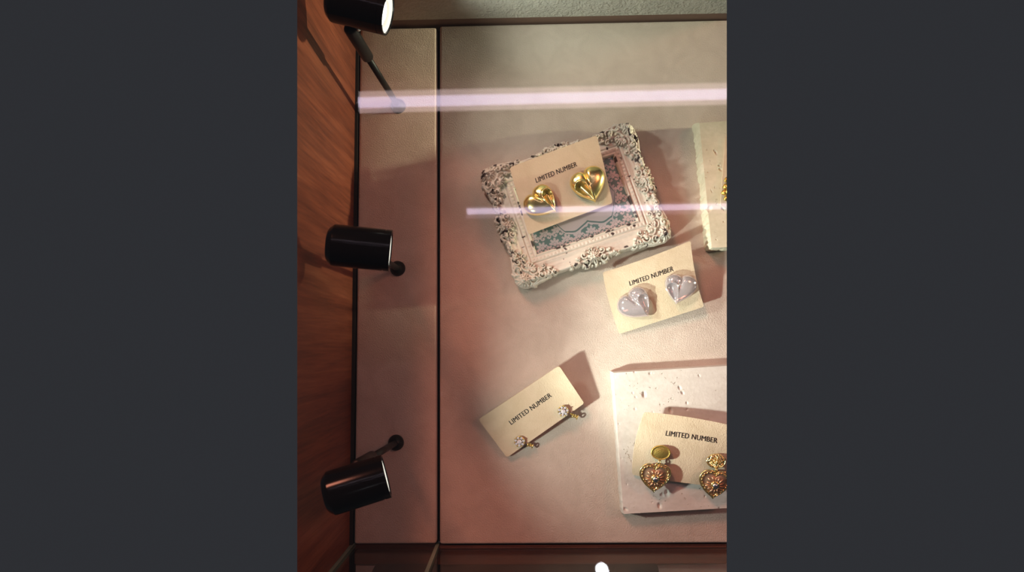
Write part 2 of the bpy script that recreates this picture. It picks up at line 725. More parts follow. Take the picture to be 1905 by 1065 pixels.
ceiling_tube((665, 190.5), (1560, 169.3), 20, 42, 'ceiling_tube_light', 'broad pink-white ceiling tube mirrored above the ornate frame',
             ((.95, .78, 1.0), 7.4), ((1.0, .76, .76), 3.0), 5)
ceiling_tube((866, 393.5), (1560, 379), 11, 22, 'ceiling_tube_light', 'thin pink-white ceiling tube mirrored across the gold hearts',
             ((.90, .74, 1.0), 6.0), ((1.0, .70, .85), 1.0), 0)
c = mirrored(1122, 1068)
V, Fc = lathe_geo(c, (0, 0, 1), [(0, 0), (0, .0145), (.01, .0155), (.03, .0155), (.03, 0)], 32)
dl = mobj('ceiling_downlight', V, Fc, mat_emit('downlight', (.9, .93, 1.0), 30), None)
tag(dl, 'round white ceiling downlight mirrored at the bottom edge', 'ceiling light')


# ------------------------------------------------------------------ spot lamps
def make_lamp(L, lab):
    base = P(*L['base'], 0)
    root = empty('spot_lamp', base, lab, 'lamp', 'black spot lamps on the left strip')
    V, Fc = lathe_geo(base - Vector((0, 0, .0004)), (0, 0, 1), [(0, .0045), (.0004, .0050), (.0022, .0048), (.0042, .0036), (.0055, .0022), (.0058, 0)], 32)
    mobj('base', V, Fc, M['black_satin'], root)
    b, f_ = P(*L['B']), P(*L['Fr'])
    ax = (f_ - b).normalized()
    ln = (f_ - b).length
    R = .0102
    top = P(*L['top'], .0985)
    d = (top - base)
    p1 = base + d * .72
    V, Fc = tube_geo([base + d * .03, p1], .0019, 20)
    mobj('stem', V, Fc, M['black_satin'], root)
    dn = d.normalized()
    V, Fc = lathe_geo(base + d * .68, dn, [(0, 0), (0, .0026), (.0008, .0033), (d.length * .31, .0033), (d.length * .325, .0026), (d.length * .325, 0)], 28)
    slv = mobj('sleeve', V, Fc, M['black_satin'], root)
    # screw in the joint
    V, Fc = lathe_geo(top + Vector((.004, .0, -.001)), (1, -.3, .5), [(0, 0), (0, .0012), (.0012, .0012), (.0012, .0005), (.0004, .0004), (.0004, 0)], 16)
    mobj('screw', V, Fc, M['chrome'], slv)
    # head
    pr = [(0, 0), (0, R * .70), (.0008, R * .82), (.0028, R * .985), (.0040, R), (ln - .0034, R), (ln - .0033, R * .975), (ln - .0029, R * .975), (ln - .0028, R),
          (ln, R), (ln, R * .90), (ln - .0012, R * .88)]
    V, Fc = lathe_geo(b, ax, pr, 72)
    hd = mobj('lamp_head', V, Fc, M['black'], root)
    hd.data.polygons.foreach_set('use_smooth', [True] * len(hd.data.polygons))
    m = hd.modifiers.new('es', 'EDGE_SPLIT')
    m.split_angle = math.radians(28)
    V, Fc = lathe_geo(b, ax, [(ln - .0010, R * .89), (ln - .0012, R * .80), (ln - .0030, R * .62)], 64)
    rf = mobj('reflector', V, Fc, M['chrome'], hd)
    V, Fc = lathe_geo(b, ax, [(ln - .0006, R * .885), (ln - .0009, R * .80), (ln - .0014, R * .76), (ln - .0014, R * .60)], 64)
    mobj('lit_ring', V, Fc, M['lens'], hd)
    V, Fc = lathe_geo(b, ax, [(ln - .0030, R * .62), (ln - .0022, R * .42), (ln - .0018, R * .2), (ln - .0017, 0)], 48)
    mobj('lens', V, Fc, M['led'], hd)
    return root


make_lamp(LAMPS[0], 'black cylinder spot lamp at top left with its bright lens showing')
make_lamp(LAMPS[1], 'black cylinder spot lamp level with the thin mirrored tube, middle of three')
make_lamp(LAMPS[2], 'black cylinder spot lamp tilted up at lower left, lowest of three')


# ------------------------------------------------------------------ travertine slabs
def slab(name, px, z, h, mat, lab, rough_left, seed):
    """px: three/four pixel corners of the top face at height z+h (left-top, left-bottom, right-bottom, right-top)"""
    c = [P(x, y, h) for x, y in px]
    n, m = 240, 190
    V, Fc = [], []
    idx = {}
    sides = []
    for j in range(m + 1):
        for i in range(n + 1):
            u, v_ = i / n, j / m
            p = (c[0] * (1 - u) + c[3] * u) * (1 - v_) + (c[1] * (1 - u) + c[2] * u) * v_
            idx[i, j] = len(V)
            V.append(p.copy())
    V = np.array([tuple(p) for p in V])
    X, Y = V[:, 0] * 1000, V[:, 1] * 1000
    # pits
    rs = np.random.RandomState(seed)
    for _ in range(60):
        k = rs.randint(len(V))
        cx, cy = X[k], Y[k]
        r = .35 + rs.rand() ** 3 * 1.1
        a = rs.rand() * 6
        dx, dy = X - cx, Y - cy
        q = ((dx * math.cos(a) + dy * math.sin(a)) / (r * 1.5)) ** 2 + ((-dx * math.sin(a) + dy * math.cos(a)) / r) ** 2
        V[:, 2] -= .0011 * r * np.exp(-q ** 2)
    V = [tuple(p) for p in V]
    Fc = [(idx[i, j], idx[i, j + 1], idx[i + 1, j + 1], idx[i + 1, j]) for j in range(m) for i in range(n)]
    loop = [(i, 0) for i in range(n)] + [(n, j) for j in range(m)] + [(i, m) for i in range(n, 0, -1)] + [(0, j) for j in range(m, 0, -1)]
    K = 7
    cen = (c[0] + c[1] + c[2] + c[3]) / 4
    prev = [idx[q_] for q_ in loop]
    for k in range(1, K + 1):
        cur = []
        for (i, j) in loop:
            p = Vector(V[idx[i, j]])
            out = Vector((0, 0, 0))
            if i == 0: out += (c[0] - c[3]).normalized()
            if i == n: out += (c[3] - c[0]).normalized()
            if j == 0: out += (c[0] - c[1]).normalized()
            if j == m: out += (c[1] - c[0]).normalized()
            t_ = k / K
            ov = .0004 * min(1, t_ * 4)
            if i == 0 or j in (0, m):
                a_ = rough_left if i == 0 else rough_left * .3
                nz = fbm(np.array([p.x * 420 + p.y * 260 + seed]), np.array([p.y * 420 + t_ * 2.0]), 4)[0]
                ov += a_ * (nz - .35) * (1 if k < K else .6)
            q_ = p + out * ov
            q_.z = z + (h - z) * (1 - t_) if k < K else z
            cur.append(len(V))
            V.append(tuple(q_))
        L_ = len(loop)
        for a_ in range(L_):
            b_ = (a_ + 1) % L_
            Fc.append((prev[a_], prev[b_], cur[b_], cur[a_]))
        prev = cur
    Fc.append(tuple(prev[::-1]))
    o = mobj(name, V, Fc, mat, None, True)
    recalc(o)
    section(o)
    mo = o.modifiers.new('es', 'EDGE_SPLIT')
    mo.split_angle = math.radians(50)
    tag(o, lab, 'stone slab')
    return o


slab('travertine_slab', [(1141, 694), (1160, 957), (1440, 941), (1440, 676)], 0, .0115, M['trav'],
     'pale pitted travertine slab at lower right under the heart pendant earrings', .0012, 3)
slab('travertine_slab', [(1301, 229), (1324, 461), (1440, 458), (1440, 219)], 0, .0125, M['trav2'],
     'cream travertine slab at upper right with a rough broken left edge', .0034, 11)


# ------------------------------------------------------------------ cards
class Card:
    """8-node curved patch; pts: TL TR BR BL then mid top, right, bottom, left as (px, py, z)"""

    def __init__(s, corners, mids=None, bow=(0, 0)):
        c = [P(*q) for q in corners]
        s.c = c
        m = []
        for k in range(4):
            a, b = c[k], c[(k + 1) % 4]
            if mids and mids[k]:
                m.append(P(*mids[k]))
            else:
                m.append((a + b) / 2 + Vector((0, 0, bow[0] if k in (0, 2) else bow[1])))
        s.m = m

    def S(s, u, v):                 # v downward
        x, y = 2 * u - 1, 2 * v - 1
        c, m = s.c, s.m
        n1 = (1 - x) * (1 - y) * (-x - y - 1) / 4
        n2 = (1 + x) * (1 - y) * (x - y - 1) / 4
        n3 = (1 + x) * (1 + y) * (x + y - 1) / 4
        n4 = (1 - x) * (1 + y) * (-x + y - 1) / 4
        n5 = (1 - x * x) * (1 - y) / 2
        n6 = (1 + x) * (1 - y * y) / 2
        n7 = (1 - x * x) * (1 + y) / 2
        n8 = (1 - x) * (1 - y * y) / 2
        return c[0] * n1 + c[1] * n2 + c[2] * n3 + c[3] * n4 + m[0] * n5 + m[1] * n6 + m[2] * n7 + m[3] * n8

    def N(s, u, v):
        e = 1e-3
        du = s.S(u + e, v) - s.S(u - e, v)
        dv = s.S(u, v + e) - s.S(u, v - e)
        return dv.cross(du).normalized()

    def uv(s, px, py):
        u, v = .5, .5
        for _ in range(12):
            a = proj(s.S(u, v))
            e = 1e-4
            b = proj(s.S(u + e, v))
            c = proj(s.S(u, v + e))
            J = np.array([[(b[0] - a[0]) / e, (c[0] - a[0]) / e], [(b[1] - a[1]) / e, (c[1] - a[1]) / e]])
            d = np.linalg.solve(J, np.array([px - a[0], py - a[1]]))
            u += d[0]
            v += d[1]
        return u, v

    def build(s, name, lab, cut=False, th=.0013, text=None):
        cen = s.S(.5, .5)
        root = None
        n, m = 48, 36
        wd = (s.c[1] - s.c[0]).length
        hg = (s.c[3] - s.c[0]).length
        r = .0014
        V, Fc = [], []
        idx = {}

        def pt(i, j):
            a, b = i / n * wd, j / m * hg
            a0, b0 = min(a, wd - a), min(b, hg - b)
            if a0 < r and b0 < r:
                wx, wy = r - a0, r - b0
                L_ = math.hypot(wx, wy)
                if L_ > 0:
                    k = max(wx, wy) / L_
                    wx *= k
                    wy *= k
                na, nb = r - wx, r - wy
                a = na if a <= wd / 2 else wd - na
                b = nb if b <= hg / 2 else hg - nb
            return s.S(a / wd, b / hg), s.N(min(.98, max(.02, i / n)), min(.98, max(.02, j / m)))
        xs = sorted(set([0, 1, 2, 3] + list(range(4, n - 3)) + [n - 3, n - 2, n - 1, n]))
        for side in (0, 1):
            for j in range(m + 1):
                for i in range(n + 1):
                    p, nn = pt(i, j)
                    idx[i, j, side] = len(V)
                    V.append(p - nn * th * side)
        for j in range(m):
            for i in range(n):
                Fc.append((idx[i, j, 0], idx[i, j + 1, 0], idx[i + 1, j + 1, 0], idx[i + 1, j, 0]))
                Fc.append((idx[i, j, 1], idx[i + 1, j, 1], idx[i + 1, j + 1, 1], idx[i, j + 1, 1]))
        loop = [(i, 0) for i in range(n)] + [(n, j) for j in range(m)] + [(i, m) for i in range(n, 0, -1)] + [(0, j) for j in range(m, 0, -1)]
        for a in range(len(loop)):
            p, q = loop[a], loop[(a + 1) % len(loop)]
            Fc.append((idx[(*p, 0)], idx[(*q, 0)], idx[(*q, 1)], idx[(*p, 1)]))
        o = mobj(name, V, Fc, M['card'], None, True)
        recalc(o)
        if cut: section(o)
        mo = o.modifiers.new('es', 'EDGE_SPLIT')
        mo.split_angle = math.radians(50)
        tag(o, lab, 'earring card', 'cream earring cards')
        if text:
            s.text(o, *text)
        s.o = o
        return o

    def text(s, parent, p0, p1, cap):
        cu = bpy.data.curves.new('t', 'FONT')
        cu.body = 'LIMITED NUMBER'
        cu.size = 1
        cu.offset = 0
        cu.resolution_u = 4
        cu.space_character = 1.04
        tmp = bpy.data.objects.new('t', cu)
        COL.objects.link(tmp)
        dg = bpy.context.evaluated_depsgraph_get()
        me = bpy.data.meshes.new_from_object(tmp.evaluated_get(dg))
        bpy.data.objects.remove(tmp)
        co = np.array([tuple(v.co) for v in me.vertices])
        fs = [tuple(p.vertices) for p in me.polygons]
        co[:, 0] -= co[:, 0].min()
        co[:, 0] /= co[:, 0].max()
        co[:, 1] -= max(co[:, 1].min(), 0)
        co[:, 1] /= co[:, 1].max()
        n_ = len(co)
        co = np.concatenate([co + np.array([d_, 0, z_ * .15]) for d_, z_ in ((-.003, 0), (0, .5), (.003, 1))])
        fs = fs + [tuple(i + n_ for i in f_) for f_ in fs] + [tuple(i + 2 * n_ for i in f_) for f_ in fs]
        a = s.uv(*p0)
        b = s.uv(*p1)
        A, B = s.S(*a), s.S(*b)
        wd = (s.c[1] - s.c[0]).length
        hg = (s.c[3] - s.c[0]).length
        du, dv = (b[0] - a[0]) * wd, (b[1] - a[1]) * hg
        L_ = math.hypot(du, dv)
        # perpendicular, upward (v is downward)
        pu, pv = dv / L_ * cap / wd, -du / L_ * cap / hg
        V = []
        for x, y, zz in co:
            u = a[0] + (b[0] - a[0]) * x + pu * y
            v = a[1] + (b[1] - a[1]) * x + pv * y
            V.append(s.S(u, v) + s.N(u, v) * (.00010 + .00010 * zz))
        t = mobj('printed_text', V, fs, M['ink'], None, False)
        t.parent = parent

    def frame(s, px, py, tip):
        """origin and axes on the card for something at pixel, its own -y axis pointing at pixel 'tip'"""
        u, v = s.uv(px, py)
        o = s.S(u, v)
        n = s.N(u, v)
        u2, v2 = s.uv(*tip)
        yd = -(s.S(u2, v2) - o)
        yd = (yd - n * yd.dot(n)).normalized()
        xd = yd.cross(n).normalized()
        return o, xd, yd, n


C1 = Card([(948, 312, .0212), (1110, 252, .0222), (1140, 378, .0180), (983, 437, .0185)], bow=(.0010, .0006))
C1.build('earring_card', 'cream card with two gold hearts leaning on the ornate frame', text=((998, 340.5), (1074, 309.5), .0030))
C2 = Card([(1121, 507, .0075), (1285, 448, .0140), (1310, 571, .0075), (1152, 622, .0017)],
          mids=[(1201, 481, .0112), (1293.5, 510, .0120), None, (1133, 562, .0060)])
C2.m[2] = (C2.c[2] + C2.c[3]) / 2 + Vector((0, 0, .0006))
C2.build('earring_card', 'cream card with two clear hearts just below the ornate frame', text=((1172, 532), (1253, 504), .0030))
C3 = Card([(890, 781, .0065), (1040, 681, .0175), (1087, 751, .0105), (943, 852, .0045)], bow=(.0004, 0))
C3.build('earring_card', 'small cream card with two crystal studs tilted near the bottom centre', text=((951.5, 791), (1027, 738), .0030))
T = .0115
C4 = Card([(1199, 767, T + .010), (1372, 795, T + .013), (1352, 908, T + .0030), (1176, 884, T + .0026)],
          mids=[(1283, 777, T + .0115), (1366, 850, T + .009), (1265, 898, T + .0045), (1181.5, 825, T + .009)])
C4.build('earring_card', 'cream card with heart pendant earrings lying on the lower travertine slab', True, text=((1238, 811), (1334, 825), .0031))
T2 = .0125
C5 = Card([(1350, 250, T2 + .004), (1500, 250, T2 + .004), (1500, 390, T2 + .0025), (1340.5, 384, T2 + .0025)],
          mids=[None, None, None, (1345, 320, T2 + .004)])
C5.build('earring_card', 'sliver of cream card on the upper travertine slab at the right edge', True)


# ------------------------------------------------------------------ puffy heart earrings
def heart_r(t, big=1.12):
    """outline radius at angle t; cleft up, tip down; right lobe bigger"""
    # parametric heart sampled once
    return np.interp((t + 2 * math.pi) % (2 * math.pi), HT, HR)


def _heart_table():
    ts = np.linspace(0, 2 * math.pi, 721)
    x = 16 * np.sin(ts) ** 3
    y = 13 * np.cos(ts) - 3.9 * np.cos(2 * ts) - 1.5 * np.cos(3 * ts) - .5 * np.cos(4 * ts)
    x = x / 16
    y = (y + 1.5) / 14.0
    # left lobe smaller, tip swung over
    x = np.where(x < 0, x * .92, x * 1.04)
    y = y + np.where(x > 0, .06 * np.clip(y, 0, 1), -.06 * np.clip(y, 0, 1))
    y = np.where(y < 0, y * .96, y)
    a = np.arctan2(y, x) % (2 * math.pi)
    r = np.hypot(x, y)
    o = np.argsort(a)
    a, r = a[o], r[o]
    r = .74 * r + .26 * .93
    a = np.concatenate([[a[-1] - 2 * math.pi], a, [a[0] + 2 * math.pi]])
    r = np.concatenate([[r[-1]], r, [r[0]]])
    return a, r


HT, HR = _heart_table()


def heart_earring(card, px, py, tip, size, mirror, mat, lab, group, post_mat, sc=(-.48, .02), style=0):
    o, xd, yd, nn = card.frame(px, py, tip)
    root = empty('heart_earring', o, lab, 'earring', group)
    nt, nr = 144, 44
    H = .50
    V, Fc = [], []
    ths = np.linspace(0, 2 * math.pi, nt, endpoint=False)
    R_ = heart_r(ths)
    rows = []
    for k in range(nr + 1):
        q = 1 - k / nr                       # 1 at rim
        q = math.sin(q * math.pi / 2) if True else q
        x = R_ * q * np.cos(ths)
        y = R_ * q * np.sin(ths)
        z = H * np.sqrt(np.clip(1 - q ** 2.6, 0, 1)) ** .95
        z = z * np.ones_like(x)
        # cleft crease running down from the notch
        cl = np.exp(-((x + .02) / .10) ** 2) * np.clip((y + .05) / .55, 0, 1) ** 1.1
        z = z * (1 - .34 * cl)
        # teardrop scoop on the smaller lobe, its tail running to the tip
        ca, sa = math.cos(math.radians(-62)), math.sin(math.radians(-62))
        dx, dy = x - sc[0], y - sc[1]
        a_ = dx * ca + dy * sa
        b_ = -dx * sa + dy * ca
        wdt = np.where(a_ < 0, .30, .30 * np.clip(1 - a_ / .86, 0.02, 1) ** .6)
        la = np.where(a_ < 0, .30, .86)
        d2 = (b_ / wdt) ** 2 * np.where(a_ < 0, 1, 1) + np.where(a_ < 0, (a_ / .30) ** 2, 0)
        d2 = np.where(a_ > .86, 9, d2)
        dd = np.sqrt(d2)
        scoop = np.clip(1 - dd, 0, 1)
        rim = np.exp(-((dd - 1.05) / .22) ** 2)
        fade = np.clip(1 - q ** 8, 0, 1)
        tail = 1 - .75 * np.clip(a_ / .86, 0, 1)
        z = z * (1 - .80 * tail * np.sin(np.clip(scoop, 0, 1) * math.pi / 2)) + .06 * rim * fade * tail
        rows.append((x, y, z))
    for (x, y, z) in rows:
        for i in range(nt):
            X = -x[i] if mirror else x[i]
            V.append(o + (xd * X + yd * y[i]) * size + nn * (z[i] * size + .0016))
    for k in range(nr):
        for i in range(nt):
            i2 = (i + 1) % nt
            Fc.append((k * nt + i, k * nt + i2, (k + 1) * nt + i2, (k + 1) * nt + i))
    # rim down and flat back
    n0 = len(V)
    for i in range(nt):
        x, y, _ = rows[0]
        X = -x[i] if mirror else x[i]
        V.append(o + (xd * X + yd * y[i]) * size * .97 + nn * .0006)
    for i in range(nt):
        i2 = (i + 1) % nt
        Fc.append((i, n0 + i, n0 + i2, i2))
    Fc.append(tuple(n0 + i for i in range(nt)))
    ob = mobj('heart_body', V, Fc, mat, root)
    recalc(ob)
    V, Fc = tube_geo([o + nn * .0008, o - nn * .0040], .0004, 10)
    mobj('post', V, Fc, post_mat, root)
    return root


heart_earring(C1, 1009, 377, (1039, 399), .0110, True, M['gold'], 'polished gold heart earring at left on the card leaning on the frame', 'polished gold heart earrings', M['gold'])
heart_earring(C1, 1094, 346, (1107, 380), .0118, False, M['gold'], 'larger polished gold heart earring at right on the card leaning on the frame', 'polished gold heart earrings', M['gold'])
heart_earring(C2, 1184, 566, (1209, 591), .0113, True, M['clear'], 'clear heart earring at left on the card below the frame', 'clear heart earrings', M['gold'])
heart_earring(C2, 1262, 537, (1254, 571), .0104, False, M['clear'], 'clear heart earring at right on the card below the frame', 'clear heart earrings', M['gold'])


# ------------------------------------------------------------------ crystal studs
def stud(card, px, py, up, lab, back):
    o, xd, yd, nn = card.frame(px, py, up)
    root = empty('stud_earring', o, lab, 'earring', 'gold crystal stud earrings')
    geo = [lathe_geo(o, nn, [(.0002, 0), (.0002, .0023), (.0012, .0032), (.0022, .0033), (.0024, .0025), (.0018, 0)], 24)]
    for k in range(7):
        a = 2 * math.pi * k / 7
        e = xd * math.cos(a) + yd * math.sin(a)
        geo.append(tube_geo([o + e * .0027 + nn * .0012, o + e * .0031 + nn * .0034], [.0005, .00035], 6))
    V, Fc = join_geo(geo)
    stg = mobj('setting', V, Fc, M['gold'], root)
    gm = []
    for k in range(7):
        a = 2 * math.pi * (k + .5) / 7
        e = xd * math.cos(a) + yd * math.sin(a)
        c_ = o + e * .0024 + nn * .0024
        gm.append(lathe_geo(c_ - nn * .0004, nn, [(0, 0), (0, .0008), (.0006, .0009), (.0010, .0005), (.0011, 0)], 6))
    V, Fc = join_geo(gm)
    mobj('small_crystals', V, Fc, M['crystal'], stg, False)
    V, Fc = lathe_geo(o + nn * .0024, nn, [(0, 0), (0, .0013), (.0008, .0015), (.0016, .0009), (.0017, 0)], 8)
    mobj('centre_crystal', V, Fc, M['crystal'], stg, False)
    V, Fc = tube_geo([o + nn * .0004, o - nn * .0055], .00042, 8)
    mobj('post', V, Fc, M['gold'], root)
    # butterfly back peeping out under the card
    b = P(*back, .0042)
    dz = (b - o)
    geo = []
    for s_ in (-1, 1):
        e = xd * s_
        geo.append(torus_geo(b + e * .0016 + nn * .0002, nn.cross(yd), .0012, .00045, 18, 8))
    geo.append(tube_geo([o - nn * .0030, b], .0004, 8))
    geo.append(lathe_geo(b - nn * .0008, nn, [(0, 0), (0, .0011), (.0006, .0012), (.0010, 0)], 14))
    V, Fc = join_geo(geo)
    mobj('butterfly_back', V, Fc, M['gold'], root)
    return root


stud(C3, 967, 820, (962, 838), 'gold crystal stud at lower left of the small tilted card', (986, 829))
stud(C3, 1047, 763, (1042, 778), 'gold crystal stud at right of the small tilted card', (1069, 775))


# ------------------------------------------------------------------ pendant earrings
def pendant(px_stud, py_stud, px_h, py_h, rot, rough, lab, cut):
    """oval stud on the card, link, scalloped heart hanging over the card's lower edge"""
    o, xd, yd, nn = C4.frame(px_stud, py_stud, (px_stud + rot * 10, py_stud + 20))
    root = empty('pendant_earring', o, lab, 'earring', 'heart pendant earrings')
    made = []
    tilt = Vector((0, 0, 1))
    n2 = (nn + Vector((-.12, .10, .35))).normalized()
    xo = (Vector((1, .02, 0)) - n2 * Vector((1, .02, 0)).dot(n2)).normalized()
    yo = n2.cross(xo)
    so = o + nn * .0024
    # oval stud: rimmed disc
    V, Fc = [], []
    nt = 56
    prof = [(1.0, -.0007), (1.03, .0), (1.0, .0007), (.93, .00085), (.88, .0006)]
    prof += [(.88 * (1 - t), .0006 + .00045 * math.sin(t * math.pi / 2)) for t in (.15, .3, .5, .7, .85)]
    rs = np.random.RandomState(5)
    for q, z in prof:
        for i in range(nt):
            a = 2 * math.pi * i / nt
            zz = z
            if rough and q < .85: zz += .0006 * (rs.rand() - .3)
            V.append(so + xo * math.cos(a) * .0056 * q + yo * math.sin(a) * .0042 * q + n2 * zz)
    for k in range(len(prof) - 1):
        for i in range(nt):
            i2 = (i + 1) % nt
            Fc.append((k * nt + i, k * nt + i2, (k + 1) * nt + i2, (k + 1) * nt + i))
    Fc.append(tuple(range((len(prof) - 1) * nt, len(prof) * nt)))
    Fc.append(tuple(range(nt - 1, -1, -1)))
    made.append(mobj('oval_stud', V, Fc, M['gold_rough'] if rough else M['gold_satin'], root, not rough))
    recalc(made[-1])
    V, Fc = tube_geo([so, o - nn * .003], .0004, 8)
    made.append(mobj('post', V, Fc, M['gold'], root))
    # heart
    hc = P(px_h, py_h, T + .0092)
    a0 = math.radians(rot)
    hx = Vector((math.cos(a0), math.sin(a0), 0))
    hy = Vector((-math.sin(a0), math.cos(a0), .22)).normalized()
    hn = hx.cross(hy)
    size = .0098

    def hp(x, y, z):
        return hc + (hx * x + hy * y) * size + hn * z
    nt = 120
    ths = np.linspace(0, 2 * math.pi, nt, endpoint=False)
    tsx = np.linspace(0, 2 * math.pi, 721)
    X = np.sin(tsx) ** 3 * .97
    Y = (13 * np.cos(tsx) - 5 * np.cos(2 * tsx) - 2 * np.cos(3 * tsx) - np.cos(4 * tsx) + 1.8) / 15.5
    Y = np.where(Y < 0, Y * .95, Y)
    A = np.arctan2(Y, X) % (2 * math.pi)
    Rr = np.hypot(X, Y)
    od = np.argsort(A)
    A, Rr = A[od], Rr[od]
    Rr = .66 * Rr + .34 * .90
    RR = np.interp(ths, np.concatenate([[A[-1] - 6.28319], A, [A[0] + 6.28319]]), np.concatenate([[Rr[-1]], Rr, [Rr[0]]]))
    # body: domed dish in rose gold
    V, Fc = [], []
    prof = [(.97, -.0010), (1.0, -.0004), (1.0, .0004), (.93, .0008), (.84, .0005), (.78, .0003), (.6, .0010), (.4, .0015), (.2, .0018), (.03, .0019)]
    for q, z in prof:
        for i in range(nt):
            V.append(hp(RR[i] * q * math.cos(ths[i]), RR[i] * q * math.sin(ths[i]), z))
    for k in range(len(prof) - 1):
        for i in range(nt):
            i2 = (i + 1) % nt
            Fc.append((k * nt + i, k * nt + i2, (k + 1) * nt + i2, (k + 1) * nt + i))
    Fc.append(tuple(range((len(prof) - 1) * nt, len(prof) * nt)))
    Fc.append(tuple(range(nt - 1, -1, -1)))
    hp_o = mobj('heart_plate', V, Fc, M['rose'], root)
    made.append(hp_o)
    recalc(made[-1])
    # outer rim wire and scalloped border
    V, Fc = tube_geo([hp(RR[i % nt] * .99 * math.cos(ths[i % nt]), RR[i % nt] * .99 * math.sin(ths[i % nt]), .0005) for i in range(nt + 1)], .00038, 8)
    geo = [(V, Fc)]
    S_ = [np.array([RR[i % nt] * math.cos(ths[i % nt]), RR[i % nt] * math.sin(ths[i % nt])]) for i in range(nt + 1)]
    cum = [0]
    for i in range(nt): cum.append(cum[-1] + np.linalg.norm(S_[i + 1] - S_[i]))
    tot = cum[-1]
    ns = 24
    pts = []
    for k in range(ns * 8 + 1):
        d_ = tot * k / (ns * 8)
        i = min(nt - 1, int(np.searchsorted(cum, d_, 'right') - 1))
        f_ = (d_ - cum[i]) / max(1e-9, cum[i + 1] - cum[i])
        p = S_[i] * (1 - f_) + S_[i + 1] * f_
        q = .80 + .085 * abs(math.sin(math.pi * k / 8))
        pts.append(hp(p[0] * q, p[1] * q, .00085))
    geo.append(tube_geo(pts, .00030, 6))
    made.append(mobj('scalloped_border', *join_geo(geo), M['gold'], hp_o))
    # rays
    geo = []
    for k, (an, l0, l1) in enumerate([(a, .27, .52 if k % 2 else .60) for k, a in enumerate(range(-60, 241, 25))]):
        if 75 < an < 105: l1 = .45
        a = math.radians(an)
        geo.append(tube_geo([hp(l0 * math.cos(a), l0 * math.sin(a), .0019), hp(l1 * math.cos(a), l1 * math.sin(a), .0014)], [.00022, .00042], 7))
    for an in (-115, -90, -65):
        a = math.radians(an)
        geo.append(tube_geo([hp(.30 * math.cos(a), .30 * math.sin(a), .0019), hp(.50 * math.cos(a), .50 * math.sin(a), .0016)], [.0003, .0005], 7))
    made.append(mobj('rays', *join_geo(geo), M['rose'], hp_o))
    V, Fc = torus_geo(hc + hn * .0020, hn, .0021, .00045, 32, 8)
    gg = [(V, Fc)]
    for k in range(4):
        a = math.pi / 4 + k * math.pi / 2
        gg.append(sphere_geo(hc + (hx * math.cos(a) + hy * math.sin(a)) * .0020 + hn * .0028, .00055, 8, 6))
    made.append(mobj('bezel', *join_geo(gg), M['gold'], hp_o))
    V, Fc = sphere_geo(hc + hn * .0026, .0019, 20, 12, (1, 1, .75))
    made.append(mobj('centre_stone', V, Fc, M['chrome'], hp_o))
    # link rings
    top = hp(0, .62, .0006)
    st = so - yo * .0042
    mid = (top + st) / 2
    g1 = torus_geo(top + (st - top) * .30, hn, .0012, .00035, 20, 7)
    g2 = torus_geo(st + (top - st) * .28, (hx + hn * .8), .0013, .00035, 20, 7)
    made.append(mobj('link', *join_geo([g1, g2]), M['gold'], root))
    if cut:
        for m_ in made: section(m_)
    return root


pendant(1228, 840, 1218, 889, -4, False, 'heart pendant earring with a plain satin oval stud, left of the pair', True)
pendant(1330, 855, 1329, 901, -6, True, 'heart pendant earring with a glittering hammered oval stud at the right edge', True)

# gold leaf earring at the right edge on the sliver card
root = empty('leaf_earring', P(1352, 350, T2 + .005), 'sliver of a dark gold leaf earring on the upper travertine slab', 'earring')
geo = []
for k, (y, l) in enumerate([(337, 5), (349, 8), (360, 11), (371, 6)]):
    a = P(1352 - l, y, T2 + .0062)
    b = P(1366, y - 6, T2 + .0062)
    geo.append(tube_geo([a, a * .8 + b * .2, a * .4 + b * .6, b], [.0004, .0018, .0020, .0006], 10))
o_ = mobj('leaves', *join_geo(geo), M['gold_satin'], root)
section(o_)

# ------------------------------------------------------------------ ornate frame
FW, FH = .105, .0825
FC = P(1071, 379, .0)
FC = P(1071, 379, .012); FC.z = 0.0001
FA = math.radians(17.9)
WI, HI, SO = 33.0, 22.0, 16.2       # mm: half opening, profile width
FR = empty('ornate_picture_frame', FC, 'ornate chipped white picture frame with a teal damask print inside', 'picture frame')
ca, sa = math.cos(FA), math.sin(FA)


def fw(x, y, z):
    return (FC.x + (x * ca - y * sa) / 1000, FC.y + (x * sa + y * ca) / 1000, FC.z + z / 1000)


PS = [-1, 0, .5, 1.1, 1.7, 2.1, 2.4, 4.9, 5.2, 5.6, 6.3, 8.0, 11, 14, 14.8, 15.6, 16.2, 19.0, 24]
PZ = [7.8, 7.9, 9.8, 10.5, 10.3, 9.3, 9.9, 10.3, 8.9, 9.9, 10.4, 9.8, 10.4, 11.4, 11.8, 11.2, 9.0, 7.6, 7.0]


def zb(x, y):
    s_ = np.maximum(np.abs(x) - WI, np.abs(y) - HI)
    z = np.interp(s_, PS, PZ)
    # beaded band
    al = np.where(np.abs(x) - WI > np.abs(y) - HI, y, x)
    band = np.clip(1 - np.abs(s_ - 3.6) / 1.3, 0, 1)
    z = z + .55 * band * np.clip(np.abs(np.sin(al * math.pi / 2.4)) * 1.5 - .3, 0, 1) - .3 * np.clip(1 - np.abs(s_ - 3.6) / .35, 0, 1)
    z = z + .25 * np.clip(np.sin(s_ * 2.6), 0, 1) * (s_ > 6.2) * (s_ < 14)
    # flutes in the cove
    return z


